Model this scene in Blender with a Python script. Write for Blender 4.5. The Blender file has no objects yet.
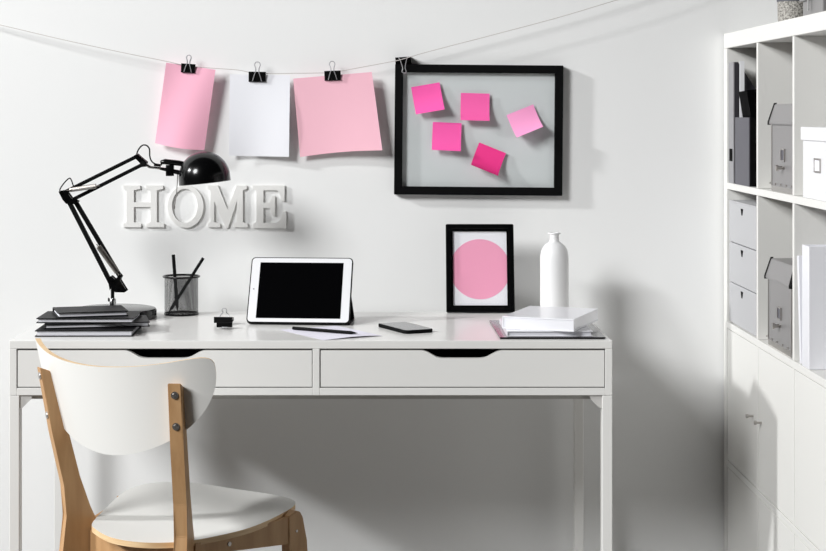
import bpy, bmesh, math, random
from mathutils import Vector, Matrix
random.seed(3)
C = bpy.context.scene.collection
PI = math.pi
F = 1725.0; CX, CY = 376.0, 113.0; H = 1.26; DW = 4.41      # focal length and vanishing point in pixels, eye height, distance to the wall

def P(px, py, D):                                           # a point seen at (px,py) at distance D from the camera plane
    return Vector(((px-CX)*D/F, D-DW, H-(py-CY)*D/F))

# ------------------------------------------------------------------ materials
def mat(name, col, rough=.5, metal=0.0, coat=0.0, spec=.5, bump=0.0, bscale=200, vary=0.0, vscale=5, stretch=None):
    m = bpy.data.materials.new(name); m.use_nodes = True
    nt = m.node_tree; b = nt.nodes['Principled BSDF']
    c = tuple(((v/255)/12.92 if v/255 <= .04045 else ((v/255+.055)/1.055)**2.4) for v in col)
    b.inputs['Base Color'].default_value = (*c, 1)
    b.inputs['Roughness'].default_value = rough
    b.inputs['Metallic'].default_value = metal
    b.inputs['Coat Weight'].default_value = coat
    b.inputs['Coat Roughness'].default_value = .08
    b.inputs['Specular IOR Level'].default_value = spec
    tc = nt.nodes.new('ShaderNodeTexCoord'); mp = nt.nodes.new('ShaderNodeMapping')
    if stretch: mp.inputs['Scale'].default_value = stretch
    nt.links.new(tc.outputs['Object'], mp.inputs['Vector'])
    if vary:
        n = nt.nodes.new('ShaderNodeTexNoise'); n.inputs['Scale'].default_value = vscale; n.inputs['Detail'].default_value = 6
        r = nt.nodes.new('ShaderNodeMixRGB'); r.inputs[1].default_value = (*[x*(1-vary) for x in c], 1)
        r.inputs[2].default_value = (*[min(1, x*(1+vary)) for x in c], 1)
        nt.links.new(mp.outputs[0], n.inputs['Vector']); nt.links.new(n.outputs['Fac'], r.inputs[0])
        nt.links.new(r.outputs[0], b.inputs['Base Color'])
    if bump:
        n = nt.nodes.new('ShaderNodeTexNoise'); n.inputs['Scale'].default_value = bscale; n.inputs['Detail'].default_value = 3
        bp = nt.nodes.new('ShaderNodeBump'); bp.inputs['Strength'].default_value = bump; bp.inputs['Distance'].default_value = .001
        nt.links.new(mp.outputs[0], n.inputs['Vector']); nt.links.new(n.outputs['Fac'], bp.inputs['Height'])
        nt.links.new(bp.outputs[0], b.inputs['Normal'])
    return m

M = {}
M['wall'] = mat('wall_paint', (244,244,243), .75, spec=.2, bump=.15, bscale=120, vary=.008, vscale=2)
M['floor'] = mat('floor_wood', (80,76,72), .5, vary=.2, vscale=6, stretch=(1,8,1))
M['desk'] = mat('desk_lacquer', (240,239,236), .28, coat=.15)
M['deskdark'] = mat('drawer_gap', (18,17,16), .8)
M['shelf'] = mat('shelf_lacquer', (233,232,228), .4)
M['steel'] = mat('brushed_steel', (190,186,182), .3, metal=1)
M['chrome'] = mat('chrome', (215,215,215), .15, metal=1)
M['wire'] = mat('wire_steel', (205,205,208), .35, metal=.6)
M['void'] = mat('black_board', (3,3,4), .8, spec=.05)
M['spring'] = mat('spring_steel', (150,145,140), .35, metal=1)
M['black'] = mat('black_enamel', (8,8,9), .2, coat=.2, spec=.3)
M['blackm'] = mat('black_matte', (8,8,9), .6, spec=.1)
M['cover'] = mat('notebook_cover', (15,15,18), .5, spec=.2, bump=.2, bscale=900)
M['pages'] = mat('paper_block', (226,226,232), .8, bump=.3, bscale=600, stretch=(1,1,12))
M['paper'] = mat('white_paper', (247,247,252), .8)
M['lilac'] = mat('lilac_paper', (238,236,248), .8)
M['pink'] = mat('pink_paper', (255,188,210), .8, bump=.1, bscale=60)
M['pink2'] = mat('pink_paper_pale', (255,198,213), .8, bump=.1, bscale=60)
M['hot'] = mat('hot_pink_note', (254,92,176), .75)
M['hot2'] = mat('pink_note', (254,100,176), .75)
M['hot3'] = mat('deep_pink_note', (250,56,146), .75)
M['hotpale'] = mat('pale_pink_note', (255,168,214), .75)
M['letter'] = mat('letter_paint', (238,237,234), .6)
M['white'] = mat('white_plastic', (238,238,240), .3, coat=.2)
M['whitebook'] = mat('white_cover', (240,240,245), .3, coat=.3)
M['vase'] = mat('white_ceramic', (236,236,236), .4)
M['screen'] = mat('dark_screen', (4,4,5), .3, spec=.03)
M['phone'] = mat('phone_glass', (70,70,74), .25, coat=.6)
M['grey'] = mat('grey_board', (150,149,152), .6, bump=.1, bscale=500)
M['grey2'] = mat('light_grey_board', (188,188,190), .6, bump=.1, bscale=500)
M['greymetal'] = mat('grey_sheet_metal', (150,148,148), .4, metal=.35)
M['darkgrey'] = mat('dark_grey_board', (92,91,98), .6)
M['filedark'] = mat('charcoal_board', (46,44,50), .6)
M['backing'] = mat('grey_backing', (226,231,231), .45, spec=.3)
M['seat'] = mat('white_laminate', (236,235,231), .38)
M['circle'] = mat('pink_ink', (253,172,202), .6)
M['string'] = mat('grey_string', (205,200,196), .8)
M['tape'] = mat('dark_gloss_folder', (16,12,15), .15, coat=.25)
M['deskrail'] = mat('rail_steel', (205,203,200), .4)

def wood(name, c1, c2, stretch):
    m = bpy.data.materials.new(name); m.use_nodes = True
    nt = m.node_tree; b = nt.nodes['Principled BSDF']; b.inputs['Roughness'].default_value = .5
    tc = nt.nodes.new('ShaderNodeTexCoord'); mp = nt.nodes.new('ShaderNodeMapping'); mp.inputs['Scale'].default_value = stretch
    n = nt.nodes.new('ShaderNodeTexNoise'); n.inputs['Scale'].default_value = 60; n.inputs['Detail'].default_value = 8
    r = nt.nodes.new('ShaderNodeValToRGB')
    f = lambda c: tuple(((v/255+.055)/1.055)**2.4 for v in c)
    r.color_ramp.elements[0].position = .3; r.color_ramp.elements[1].position = .7
    r.color_ramp.elements[0].color = (*f(c1), 1); r.color_ramp.elements[1].color = (*f(c2), 1)
    nt.links.new(tc.outputs['Object'], mp.inputs[0]); nt.links.new(mp.outputs[0], n.inputs['Vector'])
    nt.links.new(n.outputs['Fac'], r.inputs[0]); nt.links.new(r.outputs[0], b.inputs['Base Color'])
    return m
M['birch'] = wood('birch_board', (180,138,94), (198,157,112), (1,1,.12))
M['ply'] = wood('plywood_edge', (222,186,140), (240,210,166), (.3,.3,4))

def mesh_mat():                                              # woven wire: dark threads with open holes
    m = bpy.data.materials.new('wire_mesh'); m.use_nodes = True
    nt = m.node_tree; N = nt.nodes; L = nt.links
    b = N['Principled BSDF']; b.inputs['Base Color'].default_value = (.01,.01,.011,1); b.inputs['Roughness'].default_value = .4
    out = N['Material Output']
    tc = N.new('ShaderNodeTexCoord'); s = N.new('ShaderNodeSeparateXYZ'); L.new(tc.outputs['Object'], s.inputs[0])
    at = N.new('ShaderNodeMath'); at.operation = 'ARCTAN2'; L.new(s.outputs[0], at.inputs[0]); L.new(s.outputs[1], at.inputs[1])
    def fr(sock, k):
        a = N.new('ShaderNodeMath'); a.operation = 'MULTIPLY'; a.inputs[1].default_value = k; L.new(sock, a.inputs[0])
        f = N.new('ShaderNodeMath'); f.operation = 'FRACT'; L.new(a.outputs[0], f.inputs[0])
        g = N.new('ShaderNodeMath'); g.operation = 'LESS_THAN'; g.inputs[1].default_value = .3; L.new(f.outputs[0], g.inputs[0])
        return g
    a, c = fr(at.outputs[0], 150/(2*PI)), fr(s.outputs[2], 560)
    mx = N.new('ShaderNodeMath'); mx.operation = 'MAXIMUM'; L.new(a.outputs[0], mx.inputs[0]); L.new(c.outputs[0], mx.inputs[1])
    t = N.new('ShaderNodeBsdfTransparent'); mix = N.new('ShaderNodeMixShader')
    L.new(mx.outputs[0], mix.inputs[0]); L.new(t.outputs[0], mix.inputs[1]); L.new(b.outputs[0], mix.inputs[2])
    L.new(mix.outputs[0], out.inputs[0]); return m
M['mesh'] = mesh_mat()
def glass_mat():
    m = bpy.data.materials.new('clear_glass'); m.use_nodes = True
    nt = m.node_tree; N = nt.nodes; L = nt.links; N.remove(N['Principled BSDF'])
    t = N.new('ShaderNodeBsdfTransparent'); g = N.new('ShaderNodeBsdfGlossy'); g.inputs['Roughness'].default_value = .03
    lw_ = N.new('ShaderNodeLayerWeight'); pw = N.new('ShaderNodeMath'); pw.operation = 'POWER'; pw.inputs[1].default_value = 5
    fz = N.new('ShaderNodeMath'); fz.operation = 'MULTIPLY_ADD'; fz.inputs[1].default_value = .9; fz.inputs[2].default_value = .035; mix = N.new('ShaderNodeMixShader')
    L.new(lw_.outputs['Facing'], pw.inputs[0]); L.new(pw.outputs[0], fz.inputs[0]); L.new(fz.outputs[0], mix.inputs[0]); L.new(t.outputs[0], mix.inputs[1]); L.new(g.outputs[0], mix.inputs[2])
    L.new(mix.outputs[0], N['Material Output'].inputs[0]); return m
M['glass'] = glass_mat()
def speckle():
    m = mat('speckled_stoneware', (150,145,138), .8)
    nt = m.node_tree; b = nt.nodes['Principled BSDF']; tc = nt.nodes.new('ShaderNodeTexCoord')
    n = nt.nodes.new('ShaderNodeTexNoise'); n.inputs['Scale'].default_value = 260; n.inputs['Detail'].default_value = 3
    r = nt.nodes.new('ShaderNodeValToRGB'); r.color_ramp.elements[0].position = .38; r.color_ramp.elements[1].position = .62
    r.color_ramp.elements[0].color = (.14,.13,.12,1); r.color_ramp.elements[1].color = (.5,.48,.44,1)
    nt.links.new(tc.outputs['Object'], n.inputs['Vector']); nt.links.new(n.outputs['Fac'], r.inputs[0]); nt.links.new(r.outputs[0], b.inputs['Base Color'])
    return m
M['speckle'] = speckle()

# ------------------------------------------------------------------ mesh helpers
def obj(name, bm, m, parent=None, smooth=False, loc=None, rot=None):
    bmesh.ops.recalc_face_normals(bm, faces=bm.faces)
    me = bpy.data.meshes.new(name); bm.to_mesh(me); bm.free()
    for x in (m if isinstance(m, (list, tuple)) else [m]): me.materials.append(x)
    if smooth:
        for p in me.polygons: p.use_smooth = True
        try: me.set_sharp_from_angle(angle=math.radians(38))
        except Exception: pass
    o = bpy.data.objects.new(name, me); C.objects.link(o)
    if parent: o.parent = parent
    if loc is not None: o.location = loc
    if rot is not None: o.rotation_euler = rot
    return o
def tag(o, label, cat, group=None):
    o['label'] = label; o['category'] = cat
    if group: o['group'] = group
    return o
def thing(name, label, cat, loc=(0,0,0), rot=(0,0,0), group=None):
    o = bpy.data.objects.new(name, None); C.objects.link(o); o.empty_display_size = .05
    o.location = loc; o.rotation_euler = rot
    return tag(o, label, cat, group)
def struct(o): o['kind'] = 'structure'; return o
def dup(root, loc=None, rot=None, label=None, group=None):
    def cp(o, par):
        c = o.copy(); C.objects.link(c); c.parent = par
        for ch in [x for x in list(bpy.data.objects) if x.parent == o]: cp(ch, c)
        return c
    r = cp(root, None)
    if loc is not None: r.location = loc
    if rot is not None: r.rotation_euler = rot
    if label: r['label'] = label
    if group: r['group'] = group
    return r
def bx(bm, x0, x1, y0, y1, z0, z1, bev=0, seg=2):
    T = Matrix.Translation(((x0+x1)/2, (y0+y1)/2, (z0+z1)/2)) @ Matrix.Diagonal((abs(x1-x0), abs(y1-y0), abs(z1-z0), 1))
    r = bmesh.ops.create_cube(bm, size=1, matrix=T)
    if bev:
        es = list({e for v in r['verts'] for e in v.link_edges})
        bmesh.ops.bevel(bm, geom=es, offset=bev, segments=seg, affect='EDGES', profile=.5)
def box(name, x0, x1, y0, y1, z0, z1, m, parent=None, bev=.0008, **k):
    bm = bmesh.new(); bx(bm, x0, x1, y0, y1, z0, z1, bev); return obj(name, bm, m, parent, **k)
def tube(bm, pts, r, n=8, closed=False):
    pts = [Vector(p) for p in pts]; rings = []; up = None
    for i, p in enumerate(pts):
        if closed: d = pts[(i+1) % len(pts)] - pts[i-1]
        else: d = pts[min(i+1, len(pts)-1)] - pts[max(i-1, 0)]
        d.normalize()
        if up is None: up = Vector((0,0,1)) if abs(d.z) < .9 else Vector((0,1,0))
        a = d.cross(up)
        if a.length < 1e-4: a = d.cross(Vector((1,0,.3)))
        a.normalize(); b = a.cross(d).normalized(); up = b
        rr = r[i] if isinstance(r, (list, tuple)) else r
        rings.append([bm.verts.new(p + a*rr*math.cos(2*PI*k/n) + b*rr*math.sin(2*PI*k/n)) for k in range(n)])
    m = len(rings)
    for i in range(m if closed else m-1):
        A, B = rings[i], rings[(i+1) % m]
        for k in range(n): bm.faces.new((A[k], A[(k+1) % n], B[(k+1) % n], B[k]))
    if not closed: bm.faces.new(rings[0][::-1]); bm.faces.new(rings[-1])
def smoothpts(pts, k=8, closed=False):
    pts = [Vector(p) for p in pts]; n = len(pts); out = []
    for i in range(n if closed else n-1):
        g = (lambda j: pts[j % n]) if closed else (lambda j: pts[min(max(j, 0), n-1)])
        a, b, c, d = g(i-1), g(i), g(i+1), g(i+2)
        for s in range(k):
            t = s/k
            out.append(.5*((2*b)+(c-a)*t+(2*a-5*b+4*c-d)*t*t+(3*b-a-3*c+d)*t**3))
    if not closed: out.append(pts[-1])
    return out
def lathe(bm, prof, n=48, M4=None):
    rings = []
    for r, z in prof:
        if r < 1e-6: rings.append([bm.verts.new((0,0,z))])
        else: rings.append([bm.verts.new((r*math.cos(2*PI*k/n), r*math.sin(2*PI*k/n), z)) for k in range(n)])
    fs = []
    for A, B in zip(rings, rings[1:]):
        for k in range(n):
            q = (k+1) % n
            if len(A) == 1 and len(B) == 1: continue
            if len(A) == 1: fs.append(bm.faces.new((A[0], B[q], B[k])))
            elif len(B) == 1: fs.append(bm.faces.new((A[k], A[q], B[0])))
            else: fs.append(bm.faces.new((A[k], A[q], B[q], B[k])))
    if M4 is not None: bmesh.ops.transform(bm, matrix=M4, verts=[v for R in rings for v in R])
    return fs
def prism(bm, pts, fn, t0, t1):
    """extrude the 2-D outline pts; fn(u,v,t) gives the 3-D point"""
    A = [bm.verts.new(fn(u, v, t0)) for u, v in pts]; B = [bm.verts.new(fn(u, v, t1)) for u, v in pts]
    n = len(pts); bm.faces.new(A[::-1]); bm.faces.new(B)
    for i in range(n): bm.faces.new((A[i], A[(i+1) % n], B[(i+1) % n], B[i]))
def bar(bm, a, b, w, t, side=Vector((0,1,0))):
    """straight bar of section w (in the plane) by t (along side)"""
    a, b = Vector(a), Vector(b); d = (b-a).normalized(); s = side.normalized(); n = d.cross(s).normalized()
    vs = [[bm.verts.new(p + n*w/2*i + s*t/2*j) for i, j in ((-1,-1),(1,-1),(1,1),(-1,1))] for p in (a, b)]
    for k in range(4): bm.faces.new((vs[0][k], vs[0][(k+1) % 4], vs[1][(k+1) % 4], vs[1][k]))
    bm.faces.new(vs[0][::-1]); bm.faces.new(vs[1])
XZ = lambda u, v, t: (u, t, v)

# ------------------------------------------------------------------ the room
struct(box('wall_back', -3.2, 2.6, 0, .12, 0, 2.7, M['wall'], bev=0))
struct(box('floor', -3.2, 2.6, -4.9, .12, -.1, 0, M['floor'], bev=0))

# ------------------------------------------------------------------ desk
DT = .766                                                   # desk top height
DX0, DX1, DYF, DYB = -.7955, .5125, -.668, -.118
desk = thing('desk', 'long white lacquered desk with two drawers and slim legs', 'desk', ((DX0+DX1)/2, (DYF+DYB)/2, 0))
w2, d2 = (DX1-DX0)/2, (DYB-DYF)/2
AZ = .6475                                                  # underside of the drawer apron
bm = bmesh.new()
bx(bm, -w2, w2, -d2, d2-.034, DT-.0175, DT, .0012); bx(bm, -w2, w2, d2-.03, d2, DT-.0175, DT, .0012); bx(bm, -w2, -w2+.3, d2-.04, d2-.02, DT-.0175, DT-.0002); bx(bm, w2-.3, w2, d2-.04, d2-.02, DT-.0175, DT-.0002)
obj('desk_top', bm, M['desk'], desk)
def qx(px): return (px-CX)*(DW+DYF)/F - (DX0+DX1)/2
for a, b in ((-w2, qx(16.6)), (qx(312.6), qx(319.6)), (qx(605.2), w2)):
    box('upright_panel', a, b, -d2, d2, AZ, DT-.0177, M['desk'], desk, bev=.001)
for a, b in ((qx(16.65), qx(312.55)), (qx(319.65), qx(605.15))): box('front_rail', a, b, -d2, -d2+.02, AZ, AZ+.016, M['desk'], desk)
box('bottom_panel', qx(16.6), qx(605.2), -d2+.02, d2-.012, AZ, AZ+.008, M['desk'], desk)
box('back_panel', qx(16.6), qx(605.2), d2-.012, d2, AZ, DT-.018, M['desk'], desk)
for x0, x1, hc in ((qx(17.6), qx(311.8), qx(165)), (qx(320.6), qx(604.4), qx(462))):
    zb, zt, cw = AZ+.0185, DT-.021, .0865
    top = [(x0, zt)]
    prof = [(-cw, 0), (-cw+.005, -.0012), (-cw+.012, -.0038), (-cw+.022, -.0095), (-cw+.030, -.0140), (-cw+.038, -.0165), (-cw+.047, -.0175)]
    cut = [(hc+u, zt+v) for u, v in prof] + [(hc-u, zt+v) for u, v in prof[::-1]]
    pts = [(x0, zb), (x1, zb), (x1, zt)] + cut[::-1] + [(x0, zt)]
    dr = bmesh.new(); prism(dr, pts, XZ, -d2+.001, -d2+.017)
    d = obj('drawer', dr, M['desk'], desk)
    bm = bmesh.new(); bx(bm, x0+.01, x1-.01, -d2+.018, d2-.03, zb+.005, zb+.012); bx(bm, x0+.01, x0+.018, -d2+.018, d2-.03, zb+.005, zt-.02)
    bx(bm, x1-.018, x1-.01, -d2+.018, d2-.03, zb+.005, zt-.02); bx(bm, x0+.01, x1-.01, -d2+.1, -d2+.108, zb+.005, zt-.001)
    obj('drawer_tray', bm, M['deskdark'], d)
lw, ld = .0215, .03
for sx in (-1, 1):
    for sy in (-1, 1):
        x0 = -w2 if sx < 0 else w2-lw; y0 = -d2 if sy < 0 else d2-ld
        box('leg', x0, x0+lw, y0, y0+ld, 0, AZ-.0006, M['desk'], desk, bev=.0012)
    bm = bmesh.new(); xa = -w2+.001 if sx < 0 else w2-.021
    bx(bm, xa, xa+.02, -d2+ld, d2-ld, AZ-.012, AZ-.0006)
    for sy in (-1, 1):                                       # gussets under the apron
        y = -d2+.004 if sy < 0 else d2-.008; xi = -w2+lw if sx < 0 else w2-lw; s = -sx
        prism(bm, [(xi, AZ-.0006), (xi+s*.028, AZ-.0006), (xi+s*.024, AZ-.01), (xi+s*.006, AZ-.028), (xi, AZ-.028)], XZ, y, y+.004)
    obj('side_rail', bm, M['deskrail'], desk)
bm = bmesh.new(); bx(bm, -w2+.021, w2-.021, -d2+.02, -d2+.035, AZ-.011, AZ-.0006); obj('under_rail', bm, M['deskrail'], desk)

# ------------------------------------------------------------------ shelving unit
SX0, SX1 = .888, 1.278
ZT = 1.462
ZS = [1.076, .7245, .3745]                                 # centres of the three shelf boards
YD = [-.389, -.737, -1.085]
YB, YE = -.007, -1.468
sh = thing('shelving_unit', 'tall white cube shelving unit with lower cupboard doors against the wall', 'shelf', (SX0, YB, 0))
def shp(x): return x-SX0
def sy(y): return y-YB
box('top_panel', 0, .39, sy(YE), 0, ZT-.038, ZT, M['shelf'], sh, bev=.0015)
box('bottom_panel', 0, .39, sy(YE), 0, 0, .034, M['shelf'], sh)
box('side_panel', 0, .39, -.038, 0, .0345, ZT-.0385, M['shelf'], sh)
box('side_panel', 0, .39, sy(YE), sy(YE)+.038, .0345, ZT-.0385, M['shelf'], sh)
for z in ZS: box('shelf_board', 0, .39, sy(YE)+.0385, -.0385, z-.008, z+.008, M['shelf'], sh)
ys = [YB-.038] + YD + [YE+.038]
zr = [(ZS[0]+.0085, ZT-.0385), (ZS[1]+.0085, ZS[0]-.0085), (ZS[2]+.0085, ZS[1]-.0085), (.0345, ZS[2]-.0085)]
for z0, z1 in zr:
    for y in YD: box('divider', 0.0005, .3895, sy(y)-.0075, sy(y)+.0075, z0, z1, M['shelf'], sh, bev=.0006)
for r in (2, 3):
    for c in range(4):
        ya = sy(ys[c]) - (.0095 if c else .002); yb = sy(ys[c+1]) + (.0095 if c < 3 else .002)
        d = box('cupboard_door', .001, .017, yb, ya, zr[r][0]+.0015, zr[r][1]-.0015, M['shelf'], sh)
        if r == 2:
            y = {0: -.345, 1: -.433, 2: -1.075, 3: -1.13}[c]
            bm = bmesh.new(); yy = sy(y)
            tube(bm, [(.001, yy, .546), (-.012, yy, .546)], .0028, 12); tube(bm, [(-.011, yy, .546), (-.0165, yy, .546)], .0048, 14)
            obj('knob', bm, M['steel'], d, smooth=True)
F1, F2 = ZS[0]+.0082, ZS[1]+.0082                           # floors of the two open rows

# mini drawer unit
u = thing('drawer_box', 'light grey desktop box with three little drawers in the shelving unit', 'drawer box', (SX0+.004, -.2075, F2))
HB = 1.0405-F2
bm = bmesh.new(); bx(bm, .006, .30, -.157, .157, 0, .003); bx(bm, .0, .30, -.157, .157, HB-.004, HB)
bx(bm, .006, .3, .154, .157, .003, HB-.004); bx(bm, .006, .3, -.157, -.154, .003, HB-.004); bx(bm, .297, .3, -.154, .154, .003, HB-.004)
obj('body', bm, M['grey2'], u)
for k in range(3):
    hh_ = (HB-.005)/3; z0 = k*hh_+.0032; z1 = (k+1)*hh_+.0008
    d = box('drawer', 0, .28, -.153, .153, z0, z1, M['grey2'], u, bev=.0008)
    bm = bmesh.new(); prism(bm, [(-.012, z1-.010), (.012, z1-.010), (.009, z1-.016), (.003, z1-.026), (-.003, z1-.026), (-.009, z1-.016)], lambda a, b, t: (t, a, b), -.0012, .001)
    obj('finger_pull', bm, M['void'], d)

# magazine files and folders in the upper far cell
def magfile(name, label, loc, w, hf, hb, flat, m, m2, hole=True):
    t = thing(name, label, 'magazine file', loc)
    T = .0025; L = .24
    bm = bmesh.new(); bx(bm, 0, T, -w/2, w/2, 0, hf); obj('spine_panel', bm, m, t)
    for s in (-1, 1):
        y0 = s*w/2; y1 = y0 - s*T
        bm = bmesh.new(); prism(bm, [(T, 0), (L, 0), (L, hb), (flat+.12, hb), (flat, hf), (T, hf)], XZ, min(y0, y1), max(y0, y1)); obj('side_panel', bm, m2, t)
    box('base_panel', T, L, -w/2+T, w/2-T, 0, T, m, t, bev=0)
    if hole: box('finger_hole', -.0006, T, -.018, .018, .055, .086, M['void'], t, bev=0)
    return t
magfile('magazine_file', 'tall dark grey magazine file at the far side of the top row', (SX0+.004, -.0765, F1), .056, .303, .12, .0115, M['grey'], M['filedark'])
magfile('magazine_file', 'low grey magazine file holding the tilted black folder', (SX0+.002, -.2135, F1), .158, .165, .12, .02, M['darkgrey'], M['blackm'], False)
t = thing('folder', 'black folder tilted in the low grey magazine file', 'folder', (SX0+.034, -.236, F1+.0085), (0, math.radians(-9), 0))
bm = bmesh.new(); bx(bm, 0, .19, -.047, -.044, 0, .222, .0006); bx(bm, 0, .19, .044, .047, 0, .222, .0006); bx(bm, 0, .003, -.044, .044, 0, .222); obj('cover', bm, M['void'], t)
box('page_block', .004, .18, -.042, .042, .004, .19, M['pages'], t)
t = thing('notebook', 'narrow white notebook standing behind the tilted black folder', 'notebook', (SX0+.0295, -.118, F1), (0, 0, 0))
w_ = t
bm = bmesh.new(); bx(bm, 0, .011, -.0065, -.0055, 0, .305); bx(bm, 0, .011, -.001, -.0, 0, .305); obj('cover', bm, M['white'], t)
box('page_block', .001, .0105, -.0055, -.001, .003, .3, M['pages'], t)
t.location = (SX0+.0155, -.1215, F1)

# grey archive boxes
def archive(label, loc, rz=0):
    t = thing('archive_box', label, 'storage box', loc, (0, 0, rz), 'grey metal archive boxes')
    W, L, Hh = .222, .3, .165
    bm = bmesh.new(); bx(bm, 0, L, -W/2, W/2, 0, Hh, .002); obj('body', bm, M['greymetal'], t)
    bm = bmesh.new()                                         # lid with sloping skirt
    prof = [(-.006, .150), (-.006, .155), (.006, .196), (L-.012, .2), (L+.006, .155), (L+.006, .150)]
    prism(bm, prof, XZ, -W/2-.006, W/2+.006)
    for v in bm.verts:
        if v.co.z > .17: v.co.y *= .94
    bmesh.ops.bevel(bm, geom=list(bm.edges), offset=.0015, segments=2, affect='EDGES')
    lid = obj('lid', bm, M['greymetal'], t)
    for s in (-1, 1):
        bm = bmesh.new(); prism(bm, [(-.008, .149), (-.008, .156), (.005, .1985), (.011, .199), (.000, .156), (.0, .149)], XZ, s*(W/2+.004), s*(W/2+.009))
        for v in bm.verts:
            if v.co.z > .17: v.co.y *= .945
        obj('corner_guard', bm, M['deskdark'], lid)
        box('edge_strip', -.0015, .006, s*(W/2-.003), s*(W/2+.0015), .012, .148, M['steel'], t, bev=.0004)
    bm = bmesh.new(); bx(bm, -.0012, .0, -W/2+.002, W/2-.002, .0, .012)
    for k in range(5): tube(bm, [(-.001, -W/2+.03+k*.05, .017), (-.0032, -W/2+.03+k*.05, .017)], .0022, 8)
    obj('riveted_strip', bm, M['steel'], t)
    bm = bmesh.new()
    for a, b, c, d in ((-.017, .017, .094, .0965), (-.017, .017, .069, .0715), (-.017, -.0145, .0715, .094), (.0145, .017, .0715, .094)):
        bx(bm, -.003, 0, a, b, c, d)
    h = obj('label_holder', bm, M['steel'], t)
    box('label_card', -.0012, 0, -.0145, .0145, .0715, .094, M['darkgrey'], h, bev=0)
    bm = bmesh.new(); bx(bm, -.003, 0, -.012, .012, .052, .058); tube(bm, [(-.003, 0, .055), (-.014, 0, .055)], .004, 12); tube(bm, [(-.012, 0, .055), (-.017, 0, .055)], .0065, 14)
    obj('latch_knob', bm, M['steel'], t, smooth=True)
    return t
archive('grey metal archive box in the top row of the shelving unit', (SX0+.010, -.608, F1))
archive('grey metal archive box in the second row, right above the cupboard doors', (SX0+.008, -.583, F2))

# white lidded box
t = thing('storage_box', 'white lidded box with a square label frame in the top row', 'storage box', (SX0+.003, -.9275, F1))
box('body', 0, .3, -.118, .118, 0, .122, M['white'], t, bev=.002)
bm = bmesh.new(); bx(bm, -.004, .304, -.122, .122, .119, .147, .002); obj('lid', bm, M['white'], t)
bm = bmesh.new()
for a, b, c, d in ((-.024, .024, .081, .0845), (-.024, .024, .0555, .059), (-.024, -.0205, .059, .081), (.0205, .024, .059, .081)): bx(bm, -.0025, 0, a-.004, b-.004, c, d)
lf = obj('label_frame', bm, M['steel'], t); box('label_card', -.001, 0, -.0245, .0165, .059, .081, M['paper'], lf, bev=0)

# white binders
def binder(name, label, loc, th, hh, L, rot, m=None):
    t = thing(name, label, 'binder', loc, rot)
    bm = bmesh.new(); bx(bm, 0, L, -th/2, -th/2+.003, .0005, hh, .0006); bx(bm, 0, L, th/2-.003, th/2, .0005, hh, .0006); bx(bm, 0, .003, -th/2+.003, th/2-.003, .0005, hh, .0006)
    obj('cover', bm, m or M['whitebook'], t)
    box('page_block', .005, L-.004, -th/2+.0035, th/2-.0035, .002, hh-.008, M['pages'], t, bev=0)
    return t
binder('binder', 'thick white binder standing upright in the second row of the shelving unit', (SX0+.001, -.8405, F2), .058, .253, .3, (0, 0, 0))
binder('binder', 'thin white binder tilted left beside the thick white one', (SX0+.002, -.793, F2+.0015), .013, .226, .28, (math.radians(-6), 0, 0))

# on top of the unit
t = thing('plant_pot', 'small speckled grey pot on top of the shelving unit', 'pot', (.985, -.345, ZT))
bm = bmesh.new(); lathe(bm, [(0, 0), (.035, 0), (.037, .003), (.0385, .064), (.0385, .066), (.0345, .066), (.033, .05), (0, .05)], 40); obj('pot', bm, M['speckle'], t, smooth=True)
bm = bmesh.new(); lathe(bm, [(.0386, .060), (.0398, .060), (.0398, .07), (.0347, .07), (.0347, .0661), (.0386, .0661)], 40); obj('rim', bm, M['darkgrey'], t, smooth=True)
t = thing('metal_box', 'grey metal box on top of the shelving unit beside the speckled pot', 'box', (.95, -.62, ZT), (0, 0, 0))
box('body', 0, .2, -.12, .05, 0, .05, M['greymetal'], t, bev=.002)
bm = bmesh.new(); prism(bm, [(-.006, .046), (-.006, .05), (.012, .09), (.19, .09), (.206, .05), (.206, .046)], XZ, -.126, .056); obj('lid', bm, M['greymetal'], t)
box('clasp', -.009, -.0062, -.036, -.026, .02, .049, M['chrome'], t, bev=.001)

# ------------------------------------------------------------------ string, clips, hanging sheets
YS = -.036
DS = DW+YS
path = [(-60, 13), (0, 25), (60, 39), (120, 52), (165, 61), (188.5, 66), (213, 68.2), (238, 70), (257, 73.2), (300, 73.2), (332, 72.6), (341, 71), (391, 61.7), (403, 59), (429, 51.5), (500, 33), (560, 17), (617, 0), (700, -24), (760, -42)]
pts = []
for i, (x, y) in enumerate(path):
    e = 0.0 if i in (0, len(path)-1) else YS
    if i in (1, len(path)-2): e = YS*.8
    pts.append(P(x, y, DW+(e if e else -.004)))
bm = bmesh.new(); tube(bm, smoothpts(pts, 6), .0011, 6)
st = obj('string', bm, M['string'], smooth=True); tag(st, 'thin grey string strung along the wall above the desk', 'string')
for i, k in ((0, 'left'), (-1, 'right')):
    bm = bmesh.new(); q = pts[i]; tube(bm, [(q.x, 0, q.z), (q.x, -.012, q.z)], .0015, 8); tube(bm, [(q.x, -.012, q.z), (q.x, -.014, q.z)], .004, 10)
    tag(obj('nail', bm, M['steel']), 'small nail holding the %s end of the string' % k, 'nail')

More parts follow.
